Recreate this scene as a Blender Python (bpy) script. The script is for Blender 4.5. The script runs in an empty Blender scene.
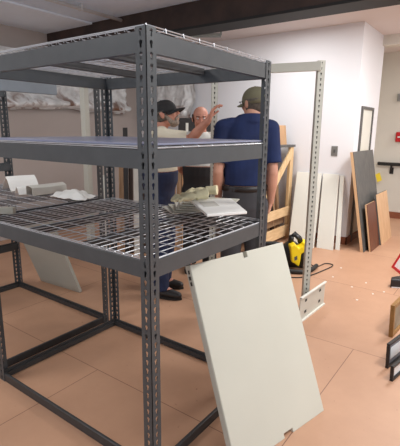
import bpy, bmesh, math, random
from mathutils import Vector as V, Matrix, noise
random.seed(7)
COL = bpy.context.scene.collection
PI = math.pi

# ------------------------------------------------------------------ camera maths
FPX, PITCH, ROLL, YAW = 417.64, 0.2199, 0.0097, 0.6302
CAM = V((-1.120, -1.052, 1.485))
cp, sp = math.cos(PITCH), math.sin(PITCH)
FWD = V((math.cos(YAW)*cp, math.sin(YAW)*cp, -sp))
_r = V((math.sin(YAW), -math.cos(YAW), 0)); _u = _r.cross(FWD)
RT = _r*math.cos(ROLL) + _u*math.sin(ROLL); UP = _u*math.cos(ROLL) - _r*math.sin(ROLL)
HD = V((math.cos(YAW), math.sin(YAW), 0))      # horizontal view direction
def ray(x, y): return FWD + RT*((x-200)/FPX) - UP*((y-223)/FPX)
def onz(x, y, z=0): d = ray(x, y); return CAM + d*((z-CAM.z)/d.z)
def onx(x, y, X): d = ray(x, y); return CAM + d*((X-CAM.x)/d.x)
def ony(x, y, Y): d = ray(x, y); return CAM + d*((Y-CAM.y)/d.y)
def at(x, y, dist): d = ray(x, y); return CAM + d*(dist/HD.dot(d))

# ------------------------------------------------------------------ materials
def mat(name, col, rough=.5, metal=0., var=.12, scale=8., col2=None, bump=0., stretch=None, trans=0., spec=.5):
    m = bpy.data.materials.new(name); m.use_nodes = True
    nt = m.node_tree; b = nt.nodes['Principled BSDF']
    b.inputs['Roughness'].default_value = rough; b.inputs['Metallic'].default_value = metal
    b.inputs['Specular IOR Level'].default_value = spec
    tc = nt.nodes.new('ShaderNodeTexCoord'); mp = nt.nodes.new('ShaderNodeMapping')
    if stretch: mp.inputs['Scale'].default_value = stretch
    nz = nt.nodes.new('ShaderNodeTexNoise'); nz.inputs['Scale'].default_value = scale; nz.inputs['Detail'].default_value = 4
    rp = nt.nodes.new('ShaderNodeValToRGB')
    c1 = [c*(1-var) for c in col]; c2 = list(col2) if col2 else [min(1, c*(1+var)) for c in col]
    rp.color_ramp.elements[0].position = .3; rp.color_ramp.elements[1].position = .7
    rp.color_ramp.elements[0].color = (*c1, 1); rp.color_ramp.elements[1].color = (*c2, 1)
    L = nt.links
    L.new(tc.outputs['Object'], mp.inputs['Vector']); L.new(mp.outputs['Vector'], nz.inputs['Vector'])
    L.new(nz.outputs['Fac'], rp.inputs['Fac']); L.new(rp.outputs['Color'], b.inputs['Base Color'])
    if bump:
        bp = nt.nodes.new('ShaderNodeBump'); bp.inputs['Strength'].default_value = bump; bp.inputs['Distance'].default_value = .01
        L.new(nz.outputs['Fac'], bp.inputs['Height']); L.new(bp.outputs['Normal'], b.inputs['Normal'])
    if trans: b.inputs['Transmission Weight'].default_value = trans
    return m
def srgb(r, g, b):
    f = lambda c: (c/255/12.92) if c/255 <= .04045 else ((c/255+.055)/1.055)**2.4
    return (f(r), f(g), f(b))
M = dict(
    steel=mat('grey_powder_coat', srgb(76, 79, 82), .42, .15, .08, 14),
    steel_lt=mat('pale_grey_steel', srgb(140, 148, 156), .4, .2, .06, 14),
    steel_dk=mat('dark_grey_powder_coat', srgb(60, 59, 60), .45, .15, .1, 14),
    wire=mat('zinc_wire', srgb(190, 192, 197), .3, .3, .08, 30),
    cream=mat('cream_enamel', srgb(206, 204, 190), .42, 0, .025, 3),
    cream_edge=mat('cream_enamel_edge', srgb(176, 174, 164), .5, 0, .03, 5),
    white_steel=mat('off_white_steel', srgb(198, 197, 186), .4, .05, .03, 6),
    hole=mat('slot_shadow', srgb(70, 68, 64), .8, 0, .05),
    white_board=mat('white_laminate', srgb(222, 221, 212), .45, 0, .02, 4),
    paper=mat('white_paper', srgb(240, 239, 235), .7, 0, .03, 5),
    paper_sh=mat('pale_card', srgb(205, 202, 194), .7, 0, .05, 5),
    pine=mat('pine', srgb(226, 188, 138), .6, 0, .1, 5, srgb(240, 208, 160), stretch=(4, 4, .6)),
    pine_h=mat('pine_rail', srgb(224, 186, 138), .6, 0, .1, 5, srgb(238, 206, 160), stretch=(1, 1, 5)),
    ply=mat('plywood', srgb(196, 152, 112), .65, 0, .12, 4, srgb(212, 172, 130), stretch=(3, 3, .5)),
    old_wood=mat('aged_wood', srgb(150, 116, 86), .7, 0, .2, 6, srgb(180, 145, 112), stretch=(5, 5, .5)),
    dark_wood=mat('dark_stained_wood', srgb(62, 46, 38), .6, 0, .25, 6, stretch=(5, 5, .5)),
    black_board=mat('blackened_board', srgb(44, 40, 40), .6, 0, .2, 6, stretch=(5, 5, .5)),
    red_wood=mat('mahogany_veneer', srgb(92, 46, 30), .35, 0, .2, 6, srgb(112, 58, 38), stretch=(5, 5, .6)),
    tan_wood=mat('maple_veneer', srgb(212, 168, 126), .45, 0, .1, 5, srgb(222, 184, 144), stretch=(4, 4, .6)),
    slate=mat('charcoal_laminate', srgb(84, 84, 84), .5, 0, .12, 7, srgb(100, 98, 95), stretch=(4, 4, 1)),
    black=mat('black_plastic', srgb(26, 26, 28), .4, 0, .1),
    rubber=mat('black_rubber', srgb(30, 29, 29), .6, 0, .1),
    yellow=mat('yellow_plastic', srgb(246, 214, 20), .4, 0, .04),
    red=mat('red_paint', srgb(190, 24, 32), .35, 0, .05),
    gold=mat('gilt_frame', srgb(148, 108, 58), .4, .1, .15, 20),
    art=mat('muted_print', srgb(128, 110, 92), .5, 0, .35, 6, srgb(170, 160, 140)),
    matboard=mat('white_mat_board', srgb(225, 225, 225), .5, 0, .02),
    grey_mat=mat('grey_mat_board', srgb(120, 122, 130), .5, 0, .04),
    chrome=mat('brushed_plate', srgb(150, 150, 148), .35, .6, .05),
    tag=mat('yellow_tag', srgb(240, 215, 60), .6, 0, .05),
    skin=mat('skin', srgb(206, 150, 126), .55, 0, .08, 9, srgb(214, 160, 136)),
    skin_red=mat('ruddy_skin', srgb(188, 124, 104), .55, 0, .1, 9, srgb(206, 148, 126)),
    hair=mat('grey_hair', srgb(92, 84, 76), .8, 0, .25, 60, bump=.4),
    hair_dk=mat('dark_hair', srgb(70, 56, 46), .8, 0, .2, 60, bump=.4),
    beard=mat('grizzled_beard', srgb(140, 126, 114), .85, 0, .25, 70, bump=.5),
    navy=mat('royal_blue_jersey', srgb(18, 34, 76), .85, 0, .12, 6, srgb(23, 42, 88), bump=.5),
    offwhite=mat('cream_cotton', srgb(214, 206, 186), .85, 0, .06, 9, bump=.5),
    pale_shirt=mat('pale_cotton', srgb(196, 196, 192), .85, 0, .06, 6),
    denim=mat('dark_denim', srgb(32, 42, 72), .85, 0, .2, 14),
    charcoal=mat('charcoal_twill', srgb(66, 66, 70), .85, 0, .12, 10),
    black_cloth=mat('black_twill', srgb(34, 32, 34), .85, 0, .12, 10),
    olive=mat('olive_canvas', srgb(112, 108, 86), .85, 0, .08, 14),
    black_cap=mat('black_canvas', srgb(34, 33, 34), .8, 0, .12, 14),
    leather=mat('black_leather', srgb(38, 34, 34), .45, 0, .15, 12),
    glove=mat('cream_cotton_glove', srgb(222, 212, 176), .9, 0, .08, 16, bump=.3),
    eye=mat('eye_white', srgb(225, 220, 215), .3, 0, .01), iris=mat('iris', srgb(60, 44, 34), .3, 0, .05),
    lip=mat('lip', srgb(160, 96, 86), .5, 0, .05),
    shelf=mat('glossy_grey_laminate', srgb(136, 140, 164), .28, 0, .05, 5),
    wall=mat('white_wall_paint', srgb(234, 234, 238), .7, 0, .015, 1.2),
    wall_far=mat('warm_white_wall_paint', srgb(214, 210, 200), .7, 0, .015, 1.2),
    wall_left=mat('beige_wall_paint', srgb(184, 172, 166), .8, 0, .05, 1.2),
    ceil_r=mat('white_ceiling', srgb(222, 214, 212), .8, 0, .02, 1.5),
    ceil_l=mat('cool_tint_ceiling', srgb(214, 228, 246), .8, 0, .05, 1.5),  # cool tint put into the colour to counter warm bounce off the floor
    step=mat('pale_ceiling_panel', srgb(228, 238, 250), .8, 0, .03, 1.5),
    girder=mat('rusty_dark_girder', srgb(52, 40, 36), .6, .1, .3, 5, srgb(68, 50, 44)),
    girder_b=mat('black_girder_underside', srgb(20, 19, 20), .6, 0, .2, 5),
    conduit=mat('white_conduit', srgb(200, 200, 202), .4, .1, .03),
    base=mat('red_brown_baseboard', srgb(140, 82, 56), .5, 0, .12, 6),
    hole_dark=mat('dark_gap', srgb(34, 32, 32), .8, 0, .1),
    silver=mat('silver_tape', srgb(150, 158, 156), .45, .1, .1, 20),
    brown=mat('brown_paper', srgb(136, 92, 66), .8, 0, .2, 10),
)
# wrinkled translucent plastic, brown insulation paper showing through its lower part
def plastic_mat():
    m = mat('clear_wrinkled_plastic', srgb(212, 211, 210), .16, 0, .12, 6, srgb(252, 252, 252), bump=.9)
    nt = m.node_tree; b = nt.nodes['Principled BSDF']; L = nt.links
    rp = [n for n in nt.nodes if n.type == 'VALTORGB'][0]
    tc = [n for n in nt.nodes if n.type == 'TEX_COORD'][0]
    nz = nt.nodes.new('ShaderNodeTexNoise'); nz.inputs['Scale'].default_value = 3.4; nz.inputs['Detail'].default_value = 6; nz.inputs['Distortion'].default_value = 1.6
    r2 = nt.nodes.new('ShaderNodeValToRGB'); r2.color_ramp.elements[0].position = .5; r2.color_ramp.elements[1].position = .66
    sx = nt.nodes.new('ShaderNodeSeparateXYZ'); mr = nt.nodes.new('ShaderNodeMapRange')
    mr.inputs['From Min'].default_value = .45; mr.inputs['From Max'].default_value = .05
    mul = nt.nodes.new('ShaderNodeMath'); mul.operation = 'MULTIPLY'
    mx = nt.nodes.new('ShaderNodeMix'); mx.data_type = 'RGBA'; mx.inputs['B'].default_value = (*srgb(122, 84, 64), 1)
    L.new(tc.outputs['Object'], nz.inputs['Vector']); L.new(nz.outputs['Fac'], r2.inputs['Fac'])
    L.new(tc.outputs['Object'], sx.inputs['Vector']); L.new(sx.outputs['Z'], mr.inputs['Value'])
    L.new(r2.outputs['Color'], mul.inputs[0]); L.new(mr.outputs['Result'], mul.inputs[1])
    L.new(mul.outputs['Value'], mx.inputs['Factor']); L.new(rp.outputs['Color'], mx.inputs['A']); L.new(mx.outputs['Result'], b.inputs['Base Color'])
    return m
M['plastic'] = plastic_mat()
def floor_mat():
    m = bpy.data.materials.new('salmon_painted_plywood'); m.use_nodes = True
    nt = m.node_tree; b = nt.nodes['Principled BSDF']; L = nt.links; N = nt.nodes.new
    b.inputs['Roughness'].default_value = .48
    tc = N('ShaderNodeTexCoord'); sx = N('ShaderNodeSeparateXYZ'); cb = N('ShaderNodeCombineXYZ')
    a1 = N('ShaderNodeMath'); a1.inputs[1].default_value = .36 + 1.22 + 24.4
    a2 = N('ShaderNodeMath'); a2.inputs[1].default_value = -.42 + 1.24*10
    L.new(tc.outputs['Object'], sx.inputs[0]); L.new(sx.outputs['Y'], a1.inputs[0]); L.new(sx.outputs['X'], a2.inputs[0])
    L.new(a1.outputs[0], cb.inputs[0]); L.new(a2.outputs[0], cb.inputs[1])
    br = N('ShaderNodeTexBrick'); br.offset = .5; br.offset_frequency = 2; br.inputs['Scale'].default_value = 1
    br.inputs['Brick Width'].default_value = 2.44; br.inputs['Row Height'].default_value = 1.24
    br.inputs['Mortar Size'].default_value = .0028; br.inputs['Mortar Smooth'].default_value = .3
    br.inputs['Color1'].default_value = (*srgb(191, 148, 119), 1); br.inputs['Color2'].default_value = (*srgb(186, 144, 116), 1)
    br.inputs['Mortar'].default_value = (*srgb(128, 90, 70), 1)
    L.new(cb.outputs[0], br.inputs['Vector'])
    n1 = N('ShaderNodeTexNoise'); n1.inputs['Scale'].default_value = 1.3; n1.inputs['Detail'].default_value = 8; n1.inputs['Roughness'].default_value = .65
    r1 = N('ShaderNodeValToRGB'); r1.color_ramp.elements[0].position = .3; r1.color_ramp.elements[0].color = (.86, .84, .83, 1); r1.color_ramp.elements[1].position = .72; r1.color_ramp.elements[1].color = (1.08, 1.09, 1.1, 1)
    L.new(tc.outputs['Object'], n1.inputs['Vector']); L.new(n1.outputs['Fac'], r1.inputs['Fac'])
    mx = N('ShaderNodeMix'); mx.data_type = 'RGBA'; mx.blend_type = 'MULTIPLY'; mx.inputs['Factor'].default_value = 1
    L.new(br.outputs['Color'], mx.inputs['A']); L.new(r1.outputs['Color'], mx.inputs['B'])
    n2 = N('ShaderNodeTexNoise'); n2.inputs['Scale'].default_value = 26; n2.inputs['Detail'].default_value = 2
    r2 = N('ShaderNodeValToRGB'); r2.color_ramp.elements[0].position = .72; r2.color_ramp.elements[0].color = (0, 0, 0, 1); r2.color_ramp.elements[1].position = .78
    L.new(tc.outputs['Object'], n2.inputs['Vector']); L.new(n2.outputs['Fac'], r2.inputs['Fac'])
    m2 = N('ShaderNodeMix'); m2.data_type = 'RGBA'; m2.inputs['B'].default_value = (*srgb(150, 104, 80), 1)
    L.new(r2.outputs['Color'], m2.inputs['Factor']); L.new(mx.outputs['Result'], m2.inputs['A'])
    L.new(m2.outputs['Result'], b.inputs['Base Color'])
    bp = N('ShaderNodeBump'); bp.inputs['Strength'].default_value = .12; bp.inputs['Distance'].default_value = .004
    L.new(n1.outputs['Fac'], bp.inputs['Height']); L.new(bp.outputs['Normal'], b.inputs['Normal'])
    return m
M['floor'] = floor_mat()

# ------------------------------------------------------------------ mesh helpers (world coordinates; obj() moves them into the parent's frame)
def new(): return bmesh.new()
def face(bm, vs):
    try: return bm.faces.new(vs)
    except ValueError: return None
def hexa(bm, p):      # 8 points: bottom 4 ccw, top 4 ccw
    v = [bm.verts.new(q) for q in p]
    for f in ((3, 2, 1, 0), (4, 5, 6, 7), (0, 1, 5, 4), (1, 2, 6, 5), (2, 3, 7, 6), (3, 0, 4, 7)): face(bm, [v[i] for i in f])
def box(bm, a, b):
    x0, y0, z0 = [min(a[i], b[i]) for i in range(3)]; x1, y1, z1 = [max(a[i], b[i]) for i in range(3)]
    hexa(bm, [(x0, y0, z0), (x1, y0, z0), (x1, y1, z0), (x0, y1, z0), (x0, y0, z1), (x1, y0, z1), (x1, y1, z1), (x0, y1, z1)])
def slab(bm, o, e1, e2, e3):   # parallelepiped from corner o
    o, e1, e2, e3 = V(o), V(e1), V(e2), V(e3)
    hexa(bm, [o, o+e1, o+e1+e2, o+e2, o+e3, o+e1+e3, o+e1+e2+e3, o+e2+e3])
def prism(bm, pts, d):         # polygon pts extruded by d
    a = [bm.verts.new(V(p)) for p in pts]; c = [bm.verts.new(V(p)+V(d)) for p in pts]
    face(bm, a[::-1]); face(bm, c); n = len(a)
    for i in range(n): face(bm, (a[i], a[(i+1) % n], c[(i+1) % n], c[i]))
def ring(bm, c, t, r, n, ref=None):
    t = V(t).normalized(); a = ref if ref else (V((0, 0, 1)) if abs(t.z) < .9 else V((1, 0, 0)))
    x = t.cross(a).normalized(); y = t.cross(x)
    return [bm.verts.new(V(c) + x*(r*math.cos(2*PI*i/n)) + y*(r*math.sin(2*PI*i/n))) for i in range(n)]
def tube(bm, pts, r, n=8, cap=True):
    pts = [V(p) for p in pts]; rs = r if isinstance(r, (list, tuple)) else [r]*len(pts); R = []
    for i, p in enumerate(pts):
        t = (pts[min(i+1, len(pts)-1)] - pts[max(i-1, 0)]); R.append(ring(bm, p, t, rs[i], n))
    for a, b in zip(R, R[1:]):
        for i in range(n): face(bm, (a[i], a[(i+1) % n], b[(i+1) % n], b[i]))
    if cap: face(bm, R[0][::-1]); face(bm, R[-1])
def ellipsoid(bm, c, r, mtx=None, u=16, v=10):
    q = bmesh.ops.create_uvsphere(bm, u_segments=u, v_segments=v, radius=1)['verts']
    for w in q:
        p = V((w.co.x*r[0], w.co.y*r[1], w.co.z*r[2]))
        if mtx: p = mtx @ p
        w.co = p + V(c)
def capsule(bm, p0, p1, r0, r1, n=14):
    p0, p1 = V(p0), V(p1); d = (p1-p0); L = d.length; t = d/L
    pts, rs = [], []
    for k in range(5): a = PI/2*k/4 + 1e-3; pts.append(p0 - t*(r0*math.cos(a))); rs.append(max(1e-4, r0*math.sin(a)))
    for k in range(5): a = PI/2*(4-k)/4 + 1e-3; pts.append(p1 + t*(r1*math.cos(a))); rs.append(max(1e-4, r1*math.sin(a)))
    R = [ring(bm, p, t, r, n) for p, r in zip(pts, rs)]
    for a, b in zip(R, R[1:]):
        for i in range(n): face(bm, (a[i], a[(i+1) % n], b[(i+1) % n], b[i]))
    face(bm, R[0][::-1]); face(bm, R[-1])
def loft(bm, secs, n=24, p=2.3):      # secs: (cx, cy, z, rx, ry) super-ellipses
    R = []
    for cx, cy, z, rx, ry in secs:
        q = []
        for i in range(n):
            a = 2*PI*i/n; c, s = math.cos(a), math.sin(a)
            q.append(bm.verts.new((cx + rx*math.copysign(abs(c)**(2/p), c), cy + ry*math.copysign(abs(s)**(2/p), s), z)))
        R.append(q)
    for a, b in zip(R, R[1:]):
        for i in range(n): face(bm, (a[i], a[(i+1) % n], b[(i+1) % n], b[i]))
    face(bm, R[0][::-1]); face(bm, R[-1])

def world_of(o):
    m = Matrix.LocRotScale(o.location, o.rotation_euler, o.scale)
    return world_of(o.parent) @ m if o.parent else m
def obj(name, bm, m, parent=None, bevel=0., smooth=False, local=False, loc=None):
    """one mesh object; bm is in world coordinates unless local"""
    bmesh.ops.recalc_face_normals(bm, faces=bm.faces)
    me = bpy.data.meshes.new(name)
    o = bpy.data.objects.new(name, me); COL.objects.link(o)
    if parent:
        o.parent = parent
        if not local: bmesh.ops.transform(bm, matrix=world_of(parent).inverted(), verts=bm.verts)
    elif loc is not None:
        o.location = loc; bmesh.ops.translate(bm, vec=-V(loc), verts=bm.verts)
    bm.to_mesh(me); bm.free()
    for mm in (m if isinstance(m, (list, tuple)) else [m]): me.materials.append(mm)
    if smooth:
        for p in me.polygons: p.use_smooth = True
    if bevel:
        b = o.modifiers.new('bevel', 'BEVEL'); b.width = bevel; b.segments = 2; b.limit_method = 'ANGLE'
    return o
def tag(o, label, cat, group=None, kind=None):
    if label: o['label'] = label
    if cat: o['category'] = cat
    if group: o['group'] = group
    if kind: o['kind'] = kind
    return o
def thing(name, label, cat, loc=(0, 0, 0), rotz=0., group=None):
    o = bpy.data.objects.new(name, None); COL.objects.link(o); o.location = loc; o.rotation_euler = (0, 0, rotz); o.empty_display_size = .1
    return tag(o, label, cat, group)
def struct(name, bm, m, parent=None, bevel=0.):
    o = obj(name, bm, m, parent, bevel)
    if not parent: o['kind'] = 'structure'
    return o

# ------------------------------------------------------------------ the room
H = 2.77; YR = .56; XM = 4.4; YL = 4.3; XF = 6.7
bm = new(); box(bm, (-4, -4.5, -.06), (9, 6, 0)); struct('floor', bm, M['floor'])
bm = new(); box(bm, (-4, YL, 0), (XM+.1, YL+.1, H)); struct('wall_left', bm, M['wall_left'])
bm = new(); box(bm, (XM, YR, 0), (5.42, YL, H)); struct('wall_back', bm, M['wall'])
bm = new(); box(bm, (XF, -4.5, 0), (XF+.1, 3, 3.3)); struct('wall_far', bm, M['wall_far'])
bm = new(); box(bm, (5.32, -4.5, H-.13), (5.52, YR, H)); struct('trim_1', bm, M['wall_far'])
bm = new(); box(bm, (5.42, YR+.4, 0), (XF, YR+.5, 3.3)); struct('wall_recess', bm, M['wall_far'])
bm = new(); box(bm, (2.62, -4.5, H), (9, 6, H+.1)); struct('ceiling', bm, M['ceil_r'])
bm = new(); box(bm, (-4, -4.5, H), (2.62, 6, H+.1)); struct('ceiling_near', bm, M['ceil_l'])
bm = new(); box(bm, (-4, 3.35, H-.02), (2.6, YL, H)); struct('trim_2', bm, M['step'])
# dark girder across the ceiling
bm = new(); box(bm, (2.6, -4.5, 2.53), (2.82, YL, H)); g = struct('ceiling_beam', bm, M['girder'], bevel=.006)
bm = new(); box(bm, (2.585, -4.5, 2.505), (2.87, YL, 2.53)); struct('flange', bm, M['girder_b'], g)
bm = new(); box(bm, (XM-.015, YR-.015, 0), (XM, YL, .1)); box(bm, (XM-.015, YR-.015, 0), (5.42, YR, .1)); struct('baseboard_back', bm, M['base'])
bm = new(); box(bm, (XF-.015, -4.5, 0), (XF, 3, .11)); struct('baseboard_far', bm, M['base'])
# tall dark-edged door panel on the right face of the white block
x0, x1, zt = ony(361.5, 106, YR).x, ony(373, 108, YR).x, ony(361.5, 106, YR).z
bm = new(); box(bm, (x0+.03, YR-.004, .0), (x1-.03, YR, zt-.03)); d = struct('door_1', bm, M['white_board'])
bm = new()
for a, b in (((x0, 0), (x0+.05, zt)), ((x1-.035, 0), (x1, zt)), ((x0+.05, zt-.035), (x1-.035, zt))): box(bm, (a[0], YR-.02, a[1]), (b[0], YR, b[1]))
struct('door_frame', bm, M['slate'], d)
# conduit under the ceiling
a, b = onz(46, -2, 2.72), onz(112, 18.5, 2.72)
bm = new(); tube(bm, [(-1.5, a.y+.02, 2.72), (2.58, a.y+.02, 2.72)], .018, 10); o = tag(obj('ceiling_conduit', bm, M['conduit'], smooth=True, loc=(1, a.y, 2.72)), 'thin white conduit running along the near ceiling towards the dark girder', 'pipe')
for xx in (1.0, 2.0):
    bm = new(); box(bm, (xx-.012, a.y-.004, 2.70), (xx+.012, a.y+.044, H)); obj('hanger', bm, M['conduit'], o)
p0, p1 = onz(186, 37.5, 2.7), onz(221, 37.5, 2.7)
t = thing('hanging_rail', 'short pale metal rail hanging under the white ceiling behind the dark girder', 'rail', (p1.x, p1.y, 2.7))
bm = new(); e = (p0-p1); n_ = V((-e.y, e.x, 0)).normalized()*.05; slab(bm, p1, e*1.6, n_, (0, 0, .045)); obj('rail', bm, M['silver'], t)
bm = new(); tube(bm, [p1+V((0, 0, .03)), p1+V((0, 0, H-2.7))], .012); obj('hanger_rod', bm, M['silver'], t)
# small fixtures
p = onx(334.5, 151, XM)
t = thing('switch_plate', 'small grey metal switch plate on the white wall above the leaning white boards', 'switch', (XM, p.y, p.z))
bm = new(); box(bm, (XM-.008, p.y-.042, p.z-.065), (XM, p.y+.042, p.z+.065)); obj('plate', bm, M['chrome'], t, .003)
bm = new(); box(bm, (XM-.018, p.y-.012, p.z-.02), (XM-.007, p.y+.012, p.z+.02)); obj('toggle', bm, M['slate'], t, .002)
p = onx(399.5, 137, XF)
t = thing('fire_alarm', 'red fire alarm box on the far wall at the right edge', 'fire alarm', (XF, p.y, p.z))
bm = new(); box(bm, (XF-.05, p.y-.07, p.z-.08), (XF, p.y+.05, p.z+.08)); obj('alarm_body', bm, M['red'], t, .006)
bm = new(); box(bm, (XF-.06, p.y-.04, p.z-.012), (XF-.048, p.y+.02, p.z+.012)); obj('pull_bar', bm, M['matboard'], t)
p = onx(399.5, 97.5, XF)
bm = new(); box(bm, (XF-.04, p.y-.06, p.z-.06), (XF, p.y+.03, p.z+.06)); tag(obj('wall_sensor', bm, M['chrome'], bevel=.01, loc=(XF, p.y, p.z)), 'small grey sensor box high on the far wall above the fire alarm', 'sensor')
p = onx(378, 163.5, XF-.07); z = p.z; ya, yb = p.y, p.y-2.5
t = thing('handrail', 'black metal handrail on brackets along the far wall', 'handrail', (XF, ya-.3, z))
bm = new(); tube(bm, [(XF-.0, ya, z), (XF-.07, ya, z), (XF-.07, yb, z)], .03, 10); obj('rail', bm, M['black'], t, smooth=True)
for yy in (ya-.22, ya-1.5):
    bm = new(); tube(bm, [(XF-.07, yy, z-.02), (XF-.05, yy, z-.1), (XF, yy, z-.12)], .018, 8); box(bm, (XF-.015, yy-.03, z-.17), (XF, yy+.03, z-.06)); obj('bracket', bm, M['black'], t)

# ------------------------------------------------------------------ plastic sheeting over the wall tops
def sheet(name, label, o, ex, ez, nx, nz, nrm, seed, drape):
    bm = new(); g = []
    for j in range(nz+1):
        row = []
        for i in range(nx+1):
            u, v = i/nx, j/nz
            p = V(o)+V(ex)*u+V(ez)*v; q = V((u*V(ex).length, v*V(ez).length, seed))
            w = .5+.5*noise.noise(q*1.6); w2 = noise.noise(V((q.x*7, q.y*2.2, seed+3))); w3 = abs(noise.noise(V((q.x*11+q.y*6, q.y*9-q.x*4, seed))))
            d = .05+(.12*w+.045*w2+.05*w3)*(1-.6*v)*drape+.03*w3
            d += .10*math.exp(-((v-.1)/.1)**2)*drape
            if v < .04: d *= .4
            p += V(nrm)*d + V((0, 0, .05*noise.noise(V((q.x*2.1, 0, seed)))*(1-v)))
            row.append(bm.verts.new(p))
        g.append(row)
    for j in range(nz):
        for i in range(nx): face(bm, (g[j][i], g[j][i+1], g[j+1][i+1], g[j+1][i]))
    return tag(obj(name, bm, M['plastic'], smooth=True, loc=o), label, 'plastic sheet')
s = sheet('plastic_sheeting', 'wrinkled clear plastic sheeting bulging over the top of the beige left wall', (-2.6, YL, 1.74), (6.55, 0, 0), (0, 0, .74), 170, 40, (0, -1, 0), 1.3, 1)
ym = onx(198, 100, XM).y
sheet('plastic_sheeting', 'clear plastic sheeting hanging in folds down the white wall behind the man in black cap', (XM, ym, 1.62), (0, YL-ym-.33, 0), (0, 0, 1.13), 60, 40, (-1, 0, 0), 6.1, .8)
p = onz(8, 57, 2.62)
# ------------------------------------------------------------------ slotted angle posts, beams, wire decks
def slot_leg(bm, o, w, ax, hgt, t, nrm, pitch=.0381, scale=1.):
    """a thin plate from o, width w along ax, height hgt, with a column of teardrop slots"""
    o, ax, nrm = V(o), V(ax), V(nrm)
    n = int(round(hgt/pitch)); ph = hgt/n
    tear = [(0, .0135), (-.0072, .0095), (-.0072, .003), (-.0042, -.002), (-.0042, -.0125), (.0042, -.0125), (.0042, -.002), (.0072, .003), (.0072, .0095)]
    for layer in (0, 1):
        off = nrm*(t*layer)
        for k in range(n):
            z0, z1 = k*ph, (k+1)*ph; zc = (z0+z1)/2
            P = lambda a, z: o+ax*a+V((0, 0, z))+off
            hole = [bm.verts.new(P(w*.5+dx*scale, zc+dz*scale)) for dx, dz in tear]
            c = [bm.verts.new(P(*q)) for q in ((0, z0), (w, z0), (w, z1), (0, z1), (w*.5, z1), (w*.5, z0), (0, zc), (w, zc))]
            top, l1, l2, l3, l4, r4, r3, r2, r1 = hole
            bl, br, tr, tl, tm, bmid, lm, rm = c
            for f in ((tl, l1, top, tm), (tl, lm, l2, l1), (lm, l3, l2), (lm, bl, l4, l3), (bl, bmid, l4), (bmid, r4, l4), (bmid, br, r4), (br, rm, r3, r4), (rm, r2, r3), (rm, tr, r1, r2), (tr, tm, top, r1)): face(bm, f)
            if layer == 0: prev = None
    for a in (0, w):
        q = [bm.verts.new(o+ax*a+V((0, 0, z))+nrm*(t*l)) for z, l in ((0, 0), (hgt, 0), (hgt, 1), (0, 1))]; face(bm, q)
    for z in (0, hgt):
        q = [bm.verts.new(o+ax*a+V((0, 0, z))+nrm*(t*l)) for a, l in ((0, 0), (w, 0), (w, 1), (0, 1))]; face(bm, q)
def angle_post(name, c, sx, sy, hgt, m, parent, w=.052, scale=1.):
    """corner c is the outer corner; legs run inwards along sx (x) and sy (y)"""
    bm = new()
    slot_leg(bm, c, w, (sx, 0, 0), hgt, .0025, (0, sy, 0), scale=scale)
    slot_leg(bm, c, w, (0, sy, 0), hgt, .0025, (sx, 0, 0), scale=scale)
    bm2 = bm
    o = obj(name, bm2, m, parent)
    return o
def beam(name, p0, p1, inward, zt, h, m, parent, dep=.03):
    """outer face from p0 to p1, top at zt; a stepped box profile opening inwards"""
    p0, p1, iv = V((*p0, 0)), V((*p1, 0)), V((*inward, 0))
    prof = [(0.003, zt-h), (0.003, zt-.002), (.006, zt), (.016, zt), (.016, zt-.016), (dep, zt-.016), (dep, zt-h+.002), (dep-.002, zt-h)]
    bm = new(); prism(bm, [p0+iv*a+V((0, 0, z)) for a, z in prof], p1-p0)
    return obj(name, bm, m, parent)
def deck(x0, x1, y0, y1, z, parent, lip=.004):
    bm = new(); g = .006; x0 += g; x1 -= g; y0 += g; y1 -= g
    n = int(round((y1-y0)/.05)); r = .0024
    for i in range(n+1):
        y = y0+(y1-y0)*i/n
        tube(bm, [(x0-.003, y, z+.003), (x0-.001, y, z+lip), (x0+.012, y, z+.006), (x1-.012, y, z+.006), (x1+.001, y, z+lip), (x1+.003, y, z+.003)], r, 5)
    m = int(round((x1-x0)/.1))
    for i in range(m+1):
        x = x0+(x1-x0)*i/m
        tube(bm, [(x, y0-.003, z+.003), (x, y0-.001, z+lip+.003), (x, y0+.012, z+.011), (x, y1-.012, z+.011), (x, y1+.001, z+lip+.003), (x, y1+.003, z+.003)], r, 5)
    for yy in (y0, y1): tube(bm, [(x0, yy, z+lip), (x1, yy, z+lip)], r, 5)
    for xx in (x0, x1): tube(bm, [(xx, y0, z+lip), (xx, y1, z+lip)], r, 5)
    w = obj('wire_deck', bm, M['wire'], parent)
    for k in (1, 2):
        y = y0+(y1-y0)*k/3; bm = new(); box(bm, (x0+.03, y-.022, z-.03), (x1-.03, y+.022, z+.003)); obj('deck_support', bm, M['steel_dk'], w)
    return w
W, LN, ZT, ZM, ZL, BH, PH = .932, 1.255, 1.817, 1.412, .986, .072, 1.83
S = M['steel']; SD = M['steel_dk']
def four_beams(zt, x0, x1, y0, y1, m, parent, h=BH, sides='ABCD'):
    g = .003
    if 'A' in sides: beam('beam', (x0, y0+g), (x0, y1-g), (1, 0), zt, h, m, parent)
    if 'B' in sides: beam('beam', (x0+g, y0), (x1-g, y0), (0, 1), zt, h, m, parent)
    if 'C' in sides: beam('beam', (x1, y0+g), (x1, y1-g), (-1, 0), zt, h, m, parent)
    if 'D' in sides: beam('beam', (x0+g, y1), (x1-g, y1), (0, -1), zt, h, m, parent)
rk = thing('storage_rack', 'tall grey slotted steel rack with wire decks, nearest in the picture', 'shelving rack', (0, 0, 0))
for c, sx, sy in (((0, 0, 0), 1, 1), ((W, 0, 0), -1, 1), ((W, LN, 0), -1, -1), ((0, LN, 0), 1, -1)): angle_post('post', c, sx, sy, PH, S, rk)
for zt in (ZT, ZM, ZL):
    four_beams(zt, 0, W, 0, LN, S, rk); deck(.0, W, .0, LN, zt, rk, .016 if zt == ZT else .004)
four_beams(.05, 0, W, 0, LN, SD, rk, .048)
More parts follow.
